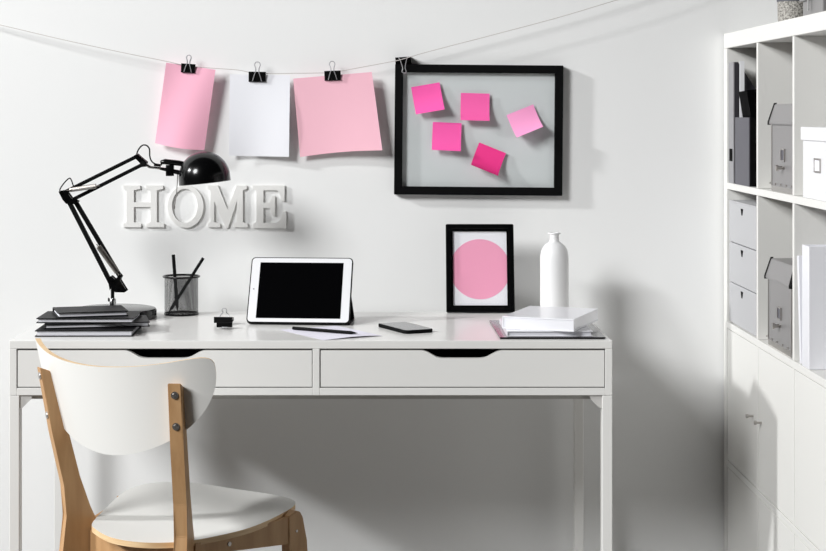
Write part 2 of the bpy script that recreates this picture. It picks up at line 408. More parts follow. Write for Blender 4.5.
def clip(label, loc, rot, w=.036, h=.021, dep=.013, down=False, group=None, both=True, hl=1, raised=False):
    """origin at the spine centre; jaws hang at -h; local -Y is the front"""
    t = thing('binder_clip', label, 'binder clip', loc, rot, group)
    bm = bmesh.new(); T = .0012
    out = [(-dep/2, 0), (dep/2, 0), (dep/2, -.002), (.0014, -h), (.0004, -h), (dep/2-T, -.003), (dep/2-T-.0005, -T), (-dep/2+T+.0005, -T), (-dep/2+T, -.003), (-.0004, -h), (-.0014, -h), (-dep/2, -.002)]
    prism(bm, out, lambda a, b, t_: (t_, a, b), -w/2, w/2)
    for s in (-1, 1): tube(bm, [(-w/2, s*.0022, -h), (w/2, s*.0022, -h)], .0017, 8)
    obj('body', bm, M['blackm'], t)
    for s in ((-1, 1) if both else (-1,)):
        dr = -1 if (down and s < 0) else 1
        a = Vector((0, s*.0036, -h))
        if dr > 0:
            e = dep/2+.0015
            ps = [(-w*.27, s*.005, -h), (-w*.18, s*(e*.85+.0008), -h*.45), (-w*.10, s*e, 0), (-w*.10, s*(e-.001), h*.35), (-w*.17, s*(e-.003), h*.72), (-w*.11, s*(e-.004), h*.98), (0, s*(e-.004), h*1.05)]
        else:
            ps = [(-w*.30, s*.005, -h*.0), (-w*.2, s*(dep/2+.002), -h*.35), (-w*.08, s*(dep/2+.002), -h*.8*hl), (-w*.13, s*(dep/2+.002), -h*1.1*hl), (0, s*(dep/2+.002), -h*1.2*hl)]
            ps[0] = (-w*.30, s*(dep/2+.001), -.001)
        if raised and s > 0:
            ps = [(-w*.27, .005, -h), (-w*.17, .012, -h-.003), (-w*.09, .015, -h-.001), (-w*.13, .020, -h+.003), (-w*.10, .024, -h+.005), (0, .0255, -h+.006)]
        ps = ps + [(-x, y, z) for x, y, z in ps[::-1][1:]]
        bm = bmesh.new(); tube(bm, smoothpts(ps, 4), .00105, 6); obj('wire_handle', bm, M['wire'], t, smooth=True)
    return t

def slab(bm, pt, nx, ny, th):
    G = [[[bm.verts.new(pt(i, j, t)) for i in range(nx+1)] for j in range(ny+1)] for t in (0, th)]
    for g_ in G:
        for j in range(ny):
            for i in range(nx): bm.faces.new((g_[j][i], g_[j+1][i], g_[j+1][i+1], g_[j][i+1]))
    lp = [(0, i) for i in range(nx+1)] + [(j, nx) for j in range(1, ny+1)] + [(ny, i) for i in range(nx-1, -1, -1)] + [(j, 0) for j in range(ny-1, 0, -1)]
    for q in range(len(lp)):
        a, b = lp[q], lp[(q+1) % len(lp)]
        bm.faces.new((G[0][a[0]][a[1]], G[0][b[0]][b[1]], G[1][b[0]][b[1]], G[1][a[0]][a[1]]))
def sheet(name, label, cat, px, py, w, h, ang, m, D=None, fn=None, group=None, nx=16, ny=20, topy=None):
    """sheet whose top edge centre is at the pixel; local x right, z down; fn(u,v)->(dx,dy,dz)"""
    D = D or DS
    bm = bmesh.new()
    def pt(i, j, t):
        u_, v_ = i/nx, j/ny; dx, dy, dz = fn(u_, v_) if fn else (0, 0, 0)
        return ((u_-.5)*w+dx, dy+t, -v_*h+dz)
    slab(bm, pt, nx, ny, .0003)
    o = obj(name, bm, m, smooth=True, loc=P(px, py, D), rot=(0, math.radians(ang), 0))
    return tag(o, label, cat, group)
def c1(u, v): return (0, .006*math.sin(u*3)-.014*v*v*u + .012*math.sin(PI*u)*(.3+.7*v), -.006*math.sin(PI*u)*v*v+.003*u)
sheet('paper_sheet', 'tall pink sheet clipped to the string above the lamp head', 'paper', 190.9, 66.2, .1265, .206, 8.2, M['pink'], fn=lambda u, v: (0, -.006*math.sin(PI*u)*v + .003*math.sin(5*u+2*v) + .006*v, -.004*math.sin(PI*u)*v))
sheet('paper_sheet', 'white sheet clipped to the string between the two pink ones', 'paper', 260, 74.8, .153, .207, 1.0, M['paper'], fn=lambda u, v: (0, .006*math.sin(4*u)*v + .015*v - .006*math.sin(PI*v)*u, 0))
sheet('paper_sheet', 'square pink sheet clipped to the string left of the black board frame', 'paper', 332.5, 75.3, .2, .2, -4.8, M['pink2'], fn=lambda u, v: (.010*v*u, .006*math.sin(3*u+1)*v - .010*v*u + .012*v, .004*math.sin(PI*u)*v))
gp = 'black binder clips on the string'
clip('black binder clip holding the tall pink sheet on the string', P(188.4, 63.8, DS-.001), (0, math.radians(4), 0), .035, .021, group=gp)
clip('black binder clip holding the white sheet on the string', P(257.3, 71.8, DS-.001), (0, math.radians(1), 0), .043, .024, group=gp)
clip('black binder clip holding the square pink sheet on the string', P(332.4, 70.8, DS-.001), (0, math.radians(-2), 0), .041, .023, group=gp)

# ------------------------------------------------------------------ wall board
DB = DW-.024
tl, br = P(394.6, 64.8, DB), P(562.9, 195.2, DB)
bw, bh = br.x-tl.x, tl.z-br.z
t = thing('wall_board', 'wide black framed glass board hanging on the wall with pink notes', 'framed board', ((tl.x+br.x)/2, -.001, (tl.z+br.z)/2), (0, math.radians(.5), 0))
def frame(t, w, h, b, y0, y1, m, lip=0):
    for nm, pts in (('frame_rail', [(-w/2, h/2), (w/2, h/2), (w/2-b, h/2-b), (-w/2+b, h/2-b)]), ('frame_rail', [(-w/2, -h/2), (-w/2+b, -h/2+b), (w/2-b, -h/2+b), (w/2, -h/2)]),
                    ('frame_stile', [(-w/2, -h/2), (-w/2, h/2), (-w/2+b, h/2-b), (-w/2+b, -h/2+b)]), ('frame_stile', [(w/2, -h/2), (w/2-b, -h/2+b), (w/2-b, h/2-b), (w/2, h/2)])):
        bm = bmesh.new(); prism(bm, pts, XZ, y0, y1)
        bmesh.ops.bevel(bm, geom=list(bm.edges), offset=.0009, segments=2, affect='EDGES')
        obj(nm, bm, m, t)
frame(t, bw, bh, .0205, -.023, 0, M['blackm'])
box('backing_board', -bw/2+.018, bw/2-.018, -.008, -.003, -bh/2+.018, bh/2-.018, M['backing'], t, bev=0)
box('glass_pane', -bw/2+.0195, bw/2-.0195, -.0145, -.0125, -bh/2+.0195, bh/2-.0195, M['glass'], t, bev=0)
clip('black binder clip pinching the top left corner of the wall board', P(403, 57.2, DW-.013)+Vector((0, 0, 0)), (0, math.radians(-4), 0), .040, .022, dep=.034, down=True, hl=1.55)

def note(label, px, py, ang, m, curl, side=0.0, sz=.0745):
    """px,py centre of the top edge"""
    def fn(u, v):
        a = curl*(.25+.75*v)*v; k = side*(u-.5)*v
        return (0, -.0016-sz*math.sin(a)*v*.9 - k*.02 - abs(side)*.012*v*0, sz*v*(1-math.cos(a)))
    sheet('sticky_note', label, 'sticky note', px, py, sz*.985, sz, ang, m, DW-.0155, fn, 'sticky notes on the wall board', 10, 14)
note('hot pink sticky note nearest the top left corner of the board', 425.3, 84.8, -9.8, M['hot'], .35, .6)
note('hot pink sticky note right of the one nearest the corner, upper middle of board', 475.2, 93.3, 1.5, M['hot2'], .38, .2)
note('pale curled pink sticky note at the right side of the board', 519.8, 109.8, -22, M['hotpale'], .62, -.8)
note('hot pink sticky note lowest on the left half of the board', 447.2, 122.6, 2.6, M['hot'], .32, .3)
note('deep pink sticky note tilted at the bottom middle of the board', 492.6, 147.8, 22, M['hot3'], .62, .3)

# ------------------------------------------------------------------ HOME letters
def letter(ch, outlines, holes=None):
    """outlines in photo pixels at the wall, built 13 mm deep"""
    D = DW-.014; cxp = sum(p[0] for p in outlines[0])/len(outlines[0])
    o0 = P(cxp, 227.6, D); bm = bmesh.new()
    L = [[(P(x, y, D).x-o0.x, P(x, y, D).z-o0.z) for x, y in ol] for ol in outlines]
    if holes:
        hl = [(P(x, y, D).x-o0.x, P(x, y, D).z-o0.z) for x, y in holes]; ol = L[0]; n = len(ol)
        R = [[bm.verts.new((x, yy, z)) for x, z in q] for q in (ol, hl) for yy in (0, .006)]
        for A, B in ((R[0], R[1]), (R[1], R[3]), (R[3], R[2]), (R[2], R[0])):
            for i in range(n): bm.faces.new((A[i], A[(i+1) % n], B[(i+1) % n], B[i]))
    else:
        for q in L: prism(bm, q, XZ, 0, .006)
    o = obj('wall_letter', bm, M['letter'], loc=(o0.x, -.0065, o0.z), smooth=bool(holes))
    return tag(o, 'raised off-white wall letter %s behind the lamp' % ch, 'letter', None)
letter('H', [[(122.8,227.5),(122.8,223.8),(126,222.3),(126,190.4),(122.8,189),(122.8,185.6),(139.6,185.6),(139.6,189),(133.4,190.4),(133.4,202.4),(150,202.4),(150,190.4),(145.6,189),(145.6,185.6),(162.6,185.6),(162.6,189),(156.4,190.4),(156.4,222.3),(163.6,223.8),(163.6,227.5),(146,227.5),(146,223.8),(150,222.3),(150,207.2),(133.4,207.2),(133.4,222.3),(140.6,223.8),(140.6,227.5)]])
n = 56
letter('O', [[(185.2+18.0*math.cos(2*PI*k/n), 206.6+21.4*math.sin(2*PI*k/n)) for k in range(n)]], [(184.4+12.8*math.cos(2*PI*k/n), 206+17.0*math.sin(2*PI*k/n)) for k in range(n)])
letter('M', [[(207.6,227.5),(207.6,223.8),(210.2,222.3),(210.2,190.4),(207.2,189),(207.2,185.6),(217.6,185.6),(227.2,209.5),(236.2,185.6),(246.4,185.6),(246.4,189),(242.6,190.4),(242.6,222.3),(247.4,223.8),(247.4,227.5),(233.4,227.5),(233.4,223.8),(236.6,222.3),(236.6,201.5),(227.8,228),(225.4,228),(213.8,201.5),(213.8,222.3),(219.8,223.8),(219.8,227.5)]])
letter('E', [[(252.8,228.3),(252.8,223.8),(256,222.3),(256,190.4),(252.4,189),(252.4,185.6),(284.4,185.6),(284.4,201.2),(281.6,201.2),(278.4,191.6),(276,190.4),(263.2,190.4),(263.2,202.6),(269.6,202.6),(271.8,196.2),(274.8,196.2),(274.8,215.6),(271.8,215.6),(269.6,208.2),(263.2,208.2),(263.2,223),(276.5,223),(280.5,219.5),(283.2,211.4),(286,211.4),(286,228.3)]])

# ------------------------------------------------------------------ desk lamp
BL = Vector((-.629, -.254, DT)); DL = DW+BL.y
def L3(px, py, dy=0): return P(px, py, DL+dy)-BL
lamp = thing('desk_lamp', 'black articulated desk lamp with round base and dome shade', 'lamp', BL)
bm = bmesh.new(); lathe(bm, [(0, 0), (.099, 0), (.1, .002), (.1, .019), (.097, .0235), (.09, .025), (0, .027)], 64); obj('base', bm, M['black'], lamp, smooth=True)
bm = bmesh.new(); lathe(bm, [(0, .026), (.0085, .026), (.0085, .045), (.0065, .048), (0, .048)], 24, Matrix.Translation((L3(112.6,300).x, 0, 0)))
q = L3(109, 299.5); tube(bm, [q, q+Vector((.012, 0, 0))], .0025, 10); tube(bm, [q+Vector((-.002, 0, 0)), q+Vector((.001, 0, 0))], .005, 12)
obj('socket', bm, M['chrome'], lamp, smooth=True)
bm = bmesh.new(); tube(bm, [L3(112.6, 298), L3(112.6, 285)], .0045, 12)
for dy in (-.011, .011):
    pts = [(108.2, 277.5), (112, 275.5), (116, 279), (120.5, 273.5), (122.5, 276), (120.8, 279.5), (127.6, 290.5), (125, 292), (115.5, 291.8), (112, 287), (110.5, 290), (109.4, 284)]
    q = [(L3(x, y).x, L3(x, y).z) for x, y in pts]; prism(bm, q, XZ, dy-.0015, dy+.0015)
for x, y in ((112, 281), (119.5, 285.5), (121.5, 275.8), (118, 290), (125.5, 290)): tube(bm, [L3(x, y, -.016), L3(x, y, .016)], .0028, 10)
obj('lower_bracket', bm, M['black'], lamp)
for a, b, dy in (((110.8, 283), (69.2, 202), -.006), ((119.5, 275.5), (76, 202.5), .003)):
    bm = bmesh.new(); bar(bm, L3(*a, dy), L3(*b, dy), .0102, .0092); obj('lower_arm_bar', bm, M['blackm'], lamp)
bm = bmesh.new()
for dy in (-.012, .012):
    pts = [(59.5, 191.5), (62.5, 190.2), (67, 190.5), (72.5, 198), (79, 201), (77, 204), (67, 203.5), (63.5, 199.5)]
    prism(bm, [(L3(x, y).x, L3(x, y).z) for x, y in pts], XZ, dy-.0015, dy+.0015)
for x, y in ((61.5, 193.5), (66, 200), (76.5, 201.5), (68, 193)): tube(bm, [L3(x, y, -.016), L3(x, y, .016)], .003, 10)
obj('elbow_bracket', bm, M['black'], lamp)
for a, b, dy in (((66, 191.5), (136, 156.8), -.005), ((71, 200.5), (143, 164.3), .004)):
    bm = bmesh.new(); bar(bm, L3(*a, dy), L3(*b, dy), .0086, .008); obj('upper_arm_bar', bm, M['blackm'], lamp)
def spring(a, b, r, n):
    bm = bmesh.new(); a, b = Vector(a), Vector(b); d = b-a; z = d.normalized(); x = z.cross(Vector((0,1,0))).normalized(); y = z.cross(x)
    ps = [a+d*(i/(n*8)) + (x*math.cos(2*PI*i/8)+y*math.sin(2*PI*i/8))*r*(min(1, i/8, (n*8-i)/8)) for i in range(n*8+1)]
    tube(bm, ps, .0009, 5); tube(bm, [a-z*.006, a+z*.004], .0012, 6); tube(bm, [b-z*.004, b+z*.006], .0012, 6)
    obj('spring', bm, M['spring'], lamp, smooth=True)
for dy in (-.014, .014):
    spring(L3(98, 246, dy), L3(117.5, 273, dy), .0062, 34); spring(L3(69, 190, dy), L3(97, 186, dy), .0052, 28)
bm = bmesh.new()
for dy in (-.010, .010):
    prism(bm, [(L3(x, y).x, L3(x, y).z) for x, y in ((134.5, 155.5), (138, 153.6), (141, 156.5), (147.5, 161.8), (147, 166.5), (142, 167), (140.5, 163), (136.5, 159))], XZ, dy-.0013, dy+.0013)
for x, y in ((136.8, 156.3), (143, 164.3)): tube(bm, [L3(x, y, -.014), L3(x, y, .014)], .0032, 10)
obj('upper_bracket', bm, M['black'], lamp)
bm = bmesh.new(); tube(bm, [L3(143, 163.6, -.014), L3(143, 163.6, -.011)], .0065, 14); tube(bm, [L3(143.5, 163), L3(150, 167.2)], .004, 10); tube(bm, [L3(149, 167), L3(166, 169)], .0033, 10); obj('head_joint', bm, M['chrome'], lamp, smooth=True)
bm = bmesh.new(); tube(bm, smoothpts([L3(136.4, 156, -.012), L3(138, 150.5, -.012), L3(142, 145.6, -.012), L3(146.4, 145.4, -.011), L3(149.4, 149, -.008), L3(149.8, 156, -.006), L3(151.5, 161, -.004), L3(155.5, 164, -.003), L3(162, 164.8, 0)], 6), .0017, 8)
tube(bm, smoothpts([L3(60.3, 193, -.012), L3(60.2, 188.8, -.012), L3(65, 182, -.012), L3(69.6, 178.2, -.012), L3(71.8, 181.2, -.012), L3(73.4, 185.6, -.011), L3(76.5, 186, -.010), L3(88, 180.6, -.010), L3(134, 158, -.010)], 6), .0015, 8)
obj('cable', bm, M['blackm'], lamp, smooth=True)
bm = bmesh.new()
tube(bm, [L3(160.5, 162.4), L3(162, 162.2), L3(165, 161.6), L3(179, 163.2), L3(184, 164)], [.004, .0055, .0068, .0068, .006], 20)
tube(bm, [L3(154, 164.6), L3(161, 165.5)], .0034, 12)
tube(bm, [L3(160, 168.6), L3(166, 169.6), L3(179, 172.5), L3(183, 173)], [.003, .0045, .0058, .0058], 16)
tube(bm, [L3(169.6, 173, -.012), L3(169.6, 173, .012)], .0062, 16); bx(bm, L3(166, 0).x, L3(174, 0).x, -.006, .006, L3(0, 176).z, L3(0, 165).z, .001)
obj('lamp_holder', bm, M['black'], lamp, smooth=True)
R_ = .0622; prof = [(R_, 0), (R_+.0008, .0008), (R_, .0016), (R_, .014)]
prof += [(R_*math.cos(a), .014+R_*math.sin(a)) for a in [PI/2*k/14 for k in range(1, 15)]]
inner = [(r*.965, z if i else z) for i, (r, z) in enumerate([(R_, .0)]+[(R_, .014)]+[(R_*math.cos(a), .014+R_*math.sin(a)*.965) for a in [PI/2*k/14 for k in range(1, 15)]])]
c0 = L3(205, 182.9)
Mx = Matrix.Translation(c0) @ Matrix.Rotation(math.radians(-6), 4, 'Y')
bm = bmesh.new(); lathe(bm, prof, 56, Mx)
shd = obj('shade', bm, M['black'], lamp, smooth=True)
bm = bmesh.new(); lathe(bm, [(R_, 0)]+inner, 56, Mx); obj('shade_lining', bm, M['white'], shd, smooth=True)
bm = bmesh.new(); lathe(bm, [(0, .056), (.012, .056), (.014, .04), (.022, .022), (.022, .014), (.015, .005), (0, .002)], 24, Mx); obj('bulb', bm, M['vase'], lamp, smooth=True)
bm = bmesh.new(); tube(bm, smoothpts([L3(177.6, 174), L3(177.2, 183), L3(176.4, 194), L3(174.6, 206.5)], 5), .0011, 6); tube(bm, [L3(174.6, 206), L3(174.4, 209)], .0018, 8); obj('pull_wire', bm, M['steel'], lamp, smooth=True)

# ------------------------------------------------------------------ pen cup
cup = thing('pen_cup', 'round black wire mesh cup holding two black pencils', 'pen holder', (-.477, -.182, DT))
bm = bmesh.new()
n = 72; A = [[bm.verts.new((.041*math.cos(2*PI*k/n), .041*math.sin(2*PI*k/n), z)) for k in range(n)] for z in (.004, .092)]
for k in range(n): bm.faces.new((A[0][k], A[0][(k+1) % n], A[1][(k+1) % n], A[1][k]))
obj('mesh_wall', bm, M['mesh'], cup, smooth=True)
bm = bmesh.new(); lathe(bm, [(0, 0), (.0418, 0), (.0425, .002), (.0418, .005), (.04, .005), (.04, .002), (0, .002)], 56); obj('base', bm, M['black'], cup, smooth=True)
bm = bmesh.new(); tube(bm, [(.0435*math.cos(2*PI*k/56), .0435*math.sin(2*PI*k/56), .0935) for k in range(56)], .0026, 10, True)
for k in range(56): pass
obj('rim', bm, M['black'], cup, smooth=True)
def pencil(name, label, a, b, r=.0043, m='blackm', tip=True, cat='pencil'):
    t = thing(name, label, cat, a)
    d = Vector(b)-Vector(a); z = d.normalized()
    bm = bmesh.new(); tube(bm, [z*(.018 if tip else 0), d-z*.001, d], [r, r, r*.8], 6 if cat == 'pencil' else 14); obj('barrel', bm, M[m], t)
    bm = bmesh.new(); tube(bm, [z*.0005, z*.004, z*.0182], [.0003, .0009, r*.98], 12); obj('tip', bm, M['blackm'], t, smooth=True)
    return t
def cp(px, py, dy): return P(px, py, DW-.182+dy)
pencil('pencil', 'black pencil standing almost upright in the wire mesh cup', Vector((cp(177, 0, 0).x, -.170, DT+.0035)), cp(173.3, 254.6, .026))
pencil('pencil', 'black pencil leaning far to the right in the wire mesh cup', Vector((cp(168.6, 0, 0).x, -.196, DT+.0035)), cp(203.3, 258, -.014))

# ------------------------------------------------------------------ notebooks
def notebook(label, px, py, D, z, L, W, th, ang, m='cover', mp='pages', name='notebook', rb=0, cat='notebook', group=None, spine='back', ct=.0022, ins=.004):
    """front left bottom corner under the pixel"""
    o = P(px, py, D)
    t = thing(name, label, cat, (o.x, o.y, z), (0, 0, math.radians(ang)), group)
    bm = bmesh.new(); bx(bm, 0, L, 0, W, 0, ct, .0006); bx(bm, 0, L, 0, W, th-ct, th, .0006)
    if spine == 'back': bx(bm, 0, L, W-ct, W, ct, th-ct)
    elif spine == 'left': bx(bm, 0, ct, 0, W, ct, th-ct)
    else: bx(bm, L-ct, L, 0, W, ct, th-ct)
    obj('cover', bm, M[m], t)
    box('page_block', ins if spine != 'left' else ct, L-ins if spine != 'right' else L-ct, ins, W-ins if spine != 'back' else W-ct, ct, th-ct, M[mp], t, bev=0)
    return t
g = 'black notebooks stacked on the desk'
notebook('black hardcover notebook at the bottom of the stack on the desk', 34.8, 337, 3.806, DT+.0002, .216, .156, .0138, 1, group=g)
notebook('black notebook second from the bottom of the stack, turned askew', 44.6, 329.9, 3.83, DT+.0142, .232, .132, .0108, 11, group=g)
notebook('black notebook just below the small top one in the stack', 36.2, 323.6, 3.846, DT+.0252, .217, .14, .0112, .5, group=g)
notebook('small black notebook lying on top of the stack', 57.6, 318.6, 3.846, DT+.0366, .158, .118, .0118, 16, group=g)

# ------------------------------------------------------------------ loose clips on the desk
clip('black binder clip lying on the desk with its silver handle raised', (-.3566, 4.02-DW, DT+.0115), (math.radians(90), 0, math.radians(-5)), .043, .022, dep=.014, raised=True)
clip('black binder clip lying on the desk in front of the other loose clip', (-.346, 3.94-DW, DT+.0095), (math.radians(90), 0, math.radians(6)), .036, .018, dep=.010, both=False)

# ------------------------------------------------------------------ tablet
b0 = P(247.6, 324, 4.043); b1 = P(350.2, 325.6, 4.004)
yaw = math.atan2(b1.y-b0.y, b1.x-b0.x)*.55; lean = math.radians(31)
TW, TH_ = .2425, .1695
tb = thing('tablet', 'white tablet with a dark screen propped up on the desk', 'tablet', ((b0.x+b1.x)/2-.002, (b0.y+b1.y)/2-.012, DT+.0005), (0, 0, yaw))
def rrect(w, h, r, n=5, z0=0):
    out = []
    for cx, cz, a0 in ((w/2-r, h-r, 0), (-w/2+r, h-r, PI/2), (-w/2+r, r, PI), (w/2-r, r, 1.5*PI)):
        for k in range(n+1): a = a0+PI/2*k/n; out.append((cx+r*math.cos(a), z0+cz+r*math.sin(a)))
    return out
def TL(u, v, t):                                            # tilt back about the bottom edge; t grows backwards
    return (u, v*math.sin(lean)+t*math.cos(lean), v*math.cos(lean)-t*math.sin(lean)+.0052)
bm = bmesh.new(); prism(bm, rrect(TW, TH_, .010), TL, .0012, .0095); obj('case', bm, M['blackm'], tb)
bm = bmesh.new(); prism(bm, rrect(TW-.005, TH_-.005, .0085, z0=.0025), TL, 0, .0068); obj('body', bm, M['white'], tb)
bm = bmesh.new(); sw, s0, s1 = .1985, .0105, .1555; prism(bm, [(-sw/2, s0+.001), (sw/2, s0+.001), (sw/2, s1), (-sw/2, s1)], TL, -.0003, .001); obj('screen', bm, M['screen'], tb)
bm = bmesh.new(); tube(bm, [TL(-.110, .086, -.0004), TL(-.110, .086, .001)], .0016, 12); obj('camera_lens', bm, M['darkgrey'], tb)
bm = bmesh.new(); tube(bm, [TL(.110, .086, -.0003), TL(.110, .086, .001)], .0052, 20); obj('home_button', bm, M['white'], tb)
bm = bmesh.new()
prism(bm, [(.02, .0), (.126, .0), (.126, .003), (.02, .003)], lambda a, b, t: (t, a, b), -TW/2+.004, TW/2-.001)
prism(bm, [(.053, .062), (.056, .062), (.126, .003), (.122, .003)], lambda a, b, t: (t, a, b), -TW/2+.004, TW/2-.001)
obj('folded_cover', bm, M['blackm'], tb)

# ------------------------------------------------------------------ paper, pencil, phone
A_ = Vector((-.114, -.6625)); ab = Vector((.865, .502)); ac = Vector((-.502, .865))
def pt_(i, j, t):
    u_, v_ = i/10, j/12; q = ab*.148*u_ + ac*.21*v_
    return (q.x, q.y, .0003+t+.004*max(0, 1-v_*3)*math.sin(PI*u_)*(.4+.6*u_))
bm = bmesh.new(); slab(bm, pt_, 10, 12, .0002)
o = obj('paper_sheet', bm, M['lilac'], smooth=True, loc=(A_.x, A_.y, DT))
tag(o, 'small pale sheet lying on the desk under the black pencil', 'paper')
pb = P(292.7, 329, 3.925); pa = P(358, 334, 3.83)
pencil('pencil', 'black pencil lying on the pale sheet in front of the tablet', Vector((pa.x, pa.y, DT+.0052)), Vector((pb.x, pb.y, DT+.0048)), .0039)
t = thing('phone', 'dark grey smartphone lying on the desk right of the tablet', 'phone', (.0665, -.475, DT+.0002), (0, 0, math.radians(25)))
bm = bmesh.new(); prism(bm, [(x, y-.075) for x, y in rrect(.071, .150, .009)], lambda a, b, t: (a, b, t), 0, .0078)
bmesh.ops.bevel(bm, geom=list(bm.edges), offset=.001, segments=2, affect='EDGES'); obj('body', bm, M['blackm'], t)
bm = bmesh.new(); prism(bm, [(x, y-.073) for x, y in rrect(.067, .146, .007)], lambda a, b, t: (a, b, t), .0076, .0081); obj('screen', bm, M['phone'], t)

# ------------------------------------------------------------------ small frame
bl, brr = P(446.4, 312, 4.255), P(514.8, 312, 4.255)
fw = brr.x-bl.x; fh = .2195; ln = math.atan2(.045, .2145)
t = thing('picture_frame', 'small black frame with a pink circle print standing on the desk', 'picture frame', ((bl.x+brr.x)/2, bl.y, DT+.002), (-ln, 0, 0))
def shift_frame(t, w, h, b, y0, y1, m):
    for nm, pts in (('frame_rail', [(-w/2, h), (w/2, h), (w/2-b, h-b), (-w/2+b, h-b)]), ('frame_rail', [(-w/2, 0), (-w/2+b, b), (w/2-b, b), (w/2, 0)]),
                    ('frame_stile', [(-w/2, 0), (-w/2, h), (-w/2+b, h-b), (-w/2+b, b)]), ('frame_stile', [(w/2, 0), (w/2-b, b), (w/2-b, h-b), (w/2, h)])):
        bm = bmesh.new(); prism(bm, pts, XZ, y0, y1); bmesh.ops.bevel(bm, geom=list(bm.edges), offset=.0016, segments=3, affect='EDGES'); obj(nm, bm, m, t)
        # raised inner bead
shift_frame(t, fw, fh, .0125, -.004, .010, M['black'])
bm = bmesh.new()
b = .0115
for pts in ([(-fw/2+b, fh-b), (fw/2-b, fh-b), (fw/2-b-.006, fh-b-.006), (-fw/2+b+.006, fh-b-.006)], [(-fw/2+b, b), (-fw/2+b+.006, b+.006), (fw/2-b-.006, b+.006), (fw/2-b, b)],
            [(-fw/2+b, b), (-fw/2+b, fh-b), (-fw/2+b+.006, fh-b-.006), (-fw/2+b+.006, b+.006)], [(fw/2-b, b), (fw/2-b-.006, b+.006), (fw/2-b-.006, fh-b-.006), (fw/2-b, fh-b)]):
    prism(bm, pts, XZ, .001, .009)
obj('inner_bead', bm, M['black'], t)
x0, x1, z0, z1 = -fw/2+.016, fw/2-.016, .016, fh-.016
box('backing_board', x0, x1, .007, .0095, z0, z1, M['blackm'], t, bev=0)
pr = box('print', x0, x1, .0058, .0068, z0, z1, M['paper'], t, bev=0)
bm = bmesh.new(); cr = .0748; hx = x1-.0012
pts = [(max(-hx, min(hx, cr*math.cos(2*PI*k/96))), (fh/2-.002)+cr*math.sin(2*PI*k/96)) for k in range(96)]
pp = []
for q in pts:
    if not pp or (abs(q[0]-pp[-1][0])+abs(q[1]-pp[-1][1])) > 1e-6: pp.append(q)
prism(bm, pp, XZ, .0054, .0059); obj('pink_circle', bm, M['circle'], pr)
bm = bmesh.new(); prism(bm, [(.0105, .165), (.0125, .167), (.0125+.058, .012), (.0105+.058, .010)], lambda a, b, t_: (t_, a, b), -.03, .03); obj('easel_back', bm, M['blackm'], t)
box('glass_pane', x0, x1, .003, .004, z0, z1, M['glass'], t, bev=0)

# ------------------------------------------------------------------ vase
t = thing('vase', 'tall white bottle shaped ceramic vase behind the white books', 'vase', ((554.4-CX)*4.225/F, -.185, DT))
bm = bmesh.new(); prof = [(0, 0), (.032, 0), (.0345, .003)]
prof += [(.0348, z) for z in (.03, .07, .11, .135)]
prof += [(.0345, .145), (.0328, .155), (.0295, .163), (.0245, .170), (.0185, .175), (.0135, .178), (.0115, .1815), (.0112, .187), (.0112, .1965)]
prof += [(.0152, .198), (.0156, .1995), (.0152, .201), (.0100, .201), (.009, .195), (.009, .18), (0, .18)]
lathe(bm, prof, 56); obj('body', bm, M['vase'], t, smooth=True)

# ------------------------------------------------------------------ folder and white books at the right
fl = thing('folder', 'thin glossy black folder lying under the white books', 'folder', (.271, -.643, DT+.0002))
bm = bmesh.new(); prism(bm, [(0, 0), (.23, 0), (.231, .309), (-.003, .309)], lambda a, b, t: (a, b, t), 0, .0016); obj('back_cover', bm, M['tape'], fl)
bm = bmesh.new(); prism(bm, [(0, 0), (.23, 0), (.231, .309), (-.003, .309)], lambda a, b, t: (a, b, t), .0024, .0042); obj('front_cover', bm, M['tape'], fl)
bm = bmesh.new(); bx(bm, .002, .226, .003, .303, .0016, .0024); obj('inner_sheets', bm, M['cover'], fl)
o = P(507, 336, 3.777)
notebook('grey-edged white book lying on the black folder, under the thick white one', 507, 336.4, 3.776, DT+.0046, .188, .235, .0122, 0, 'whitebook', 'pages', 'book', cat='book', spine='left', ct=.0018)
notebook('thick white book on top, closest to the vase', 502.2, 330, 3.816, DT+.017, .163, .222, .0275, -21, 'whitebook', 'whitebook', 'book', cat='book', spine='left', ct=.003, ins=.0012)

# ------------------------------------------------------------------ chair
ch = thing('chair', 'white chair with birch legs pulled up to the desk', 'chair', (-.43, -.90, 0))
O = Vector((-.43, -.90, 0))
def rel(x, y, z): return Vector((x, y, z))-O
# seat
def sp(px, py):
    D = (1.26-.447+3.54*.06)/((py-CY)/F+.06); return ((px-CX)*D/F, D-DW)
pts = [sp(*q) for q in ((92.3,521.3),(107,504.6),(126,490),(151,483),(188.8,481.5),(235,487),(272.7,493),(291.5,498.3),(295,503.3),(285,509.6),(251.7,523.4),(209.7,534),(180,539.4),(142.6,541),(113,536.9),(96.5,528.5))]
ol = smoothpts([(x, y, 0) for x, y in pts], 5, True); cen = Vector((-.375, -.885, 0))
bm = bmesh.new(); nr = 8; T = .011
def seatz(p):
    q = p-cen; k = max(0, 1-(q.length/.24)**2)
    return .447 + .06*(p.y+.87) - .012*k
rings = {}
for s in (0, 1):
    R = []
    for j in range(nr+1):
        k = j/nr; R.append([bm.verts.new(rel(*(cen+(p-cen)*k).xy, seatz(cen+(p-cen)*k)-s*T)) for p in ol] if j else [bm.verts.new(rel(*cen.xy, seatz(cen)-s*T))])
    n = len(ol)
    for j in range(nr):
        for i in range(n):
            i2 = (i+1) % n
            if j == 0: bm.faces.new((R[0][0], R[1][i], R[1][i2]))
            else: bm.faces.new((R[j][i], R[j][i2], R[j+1][i2], R[j+1][i]))
    rings[s] = R[-1]
for i in range(n):
    f = bm.faces.new((rings[0][i], rings[0][(i+1) % n], rings[1][(i+1) % n], rings[1][i])); f.material_index = 1
obj('seat', bm, [M['seat'], M['ply']], ch, smooth=True)
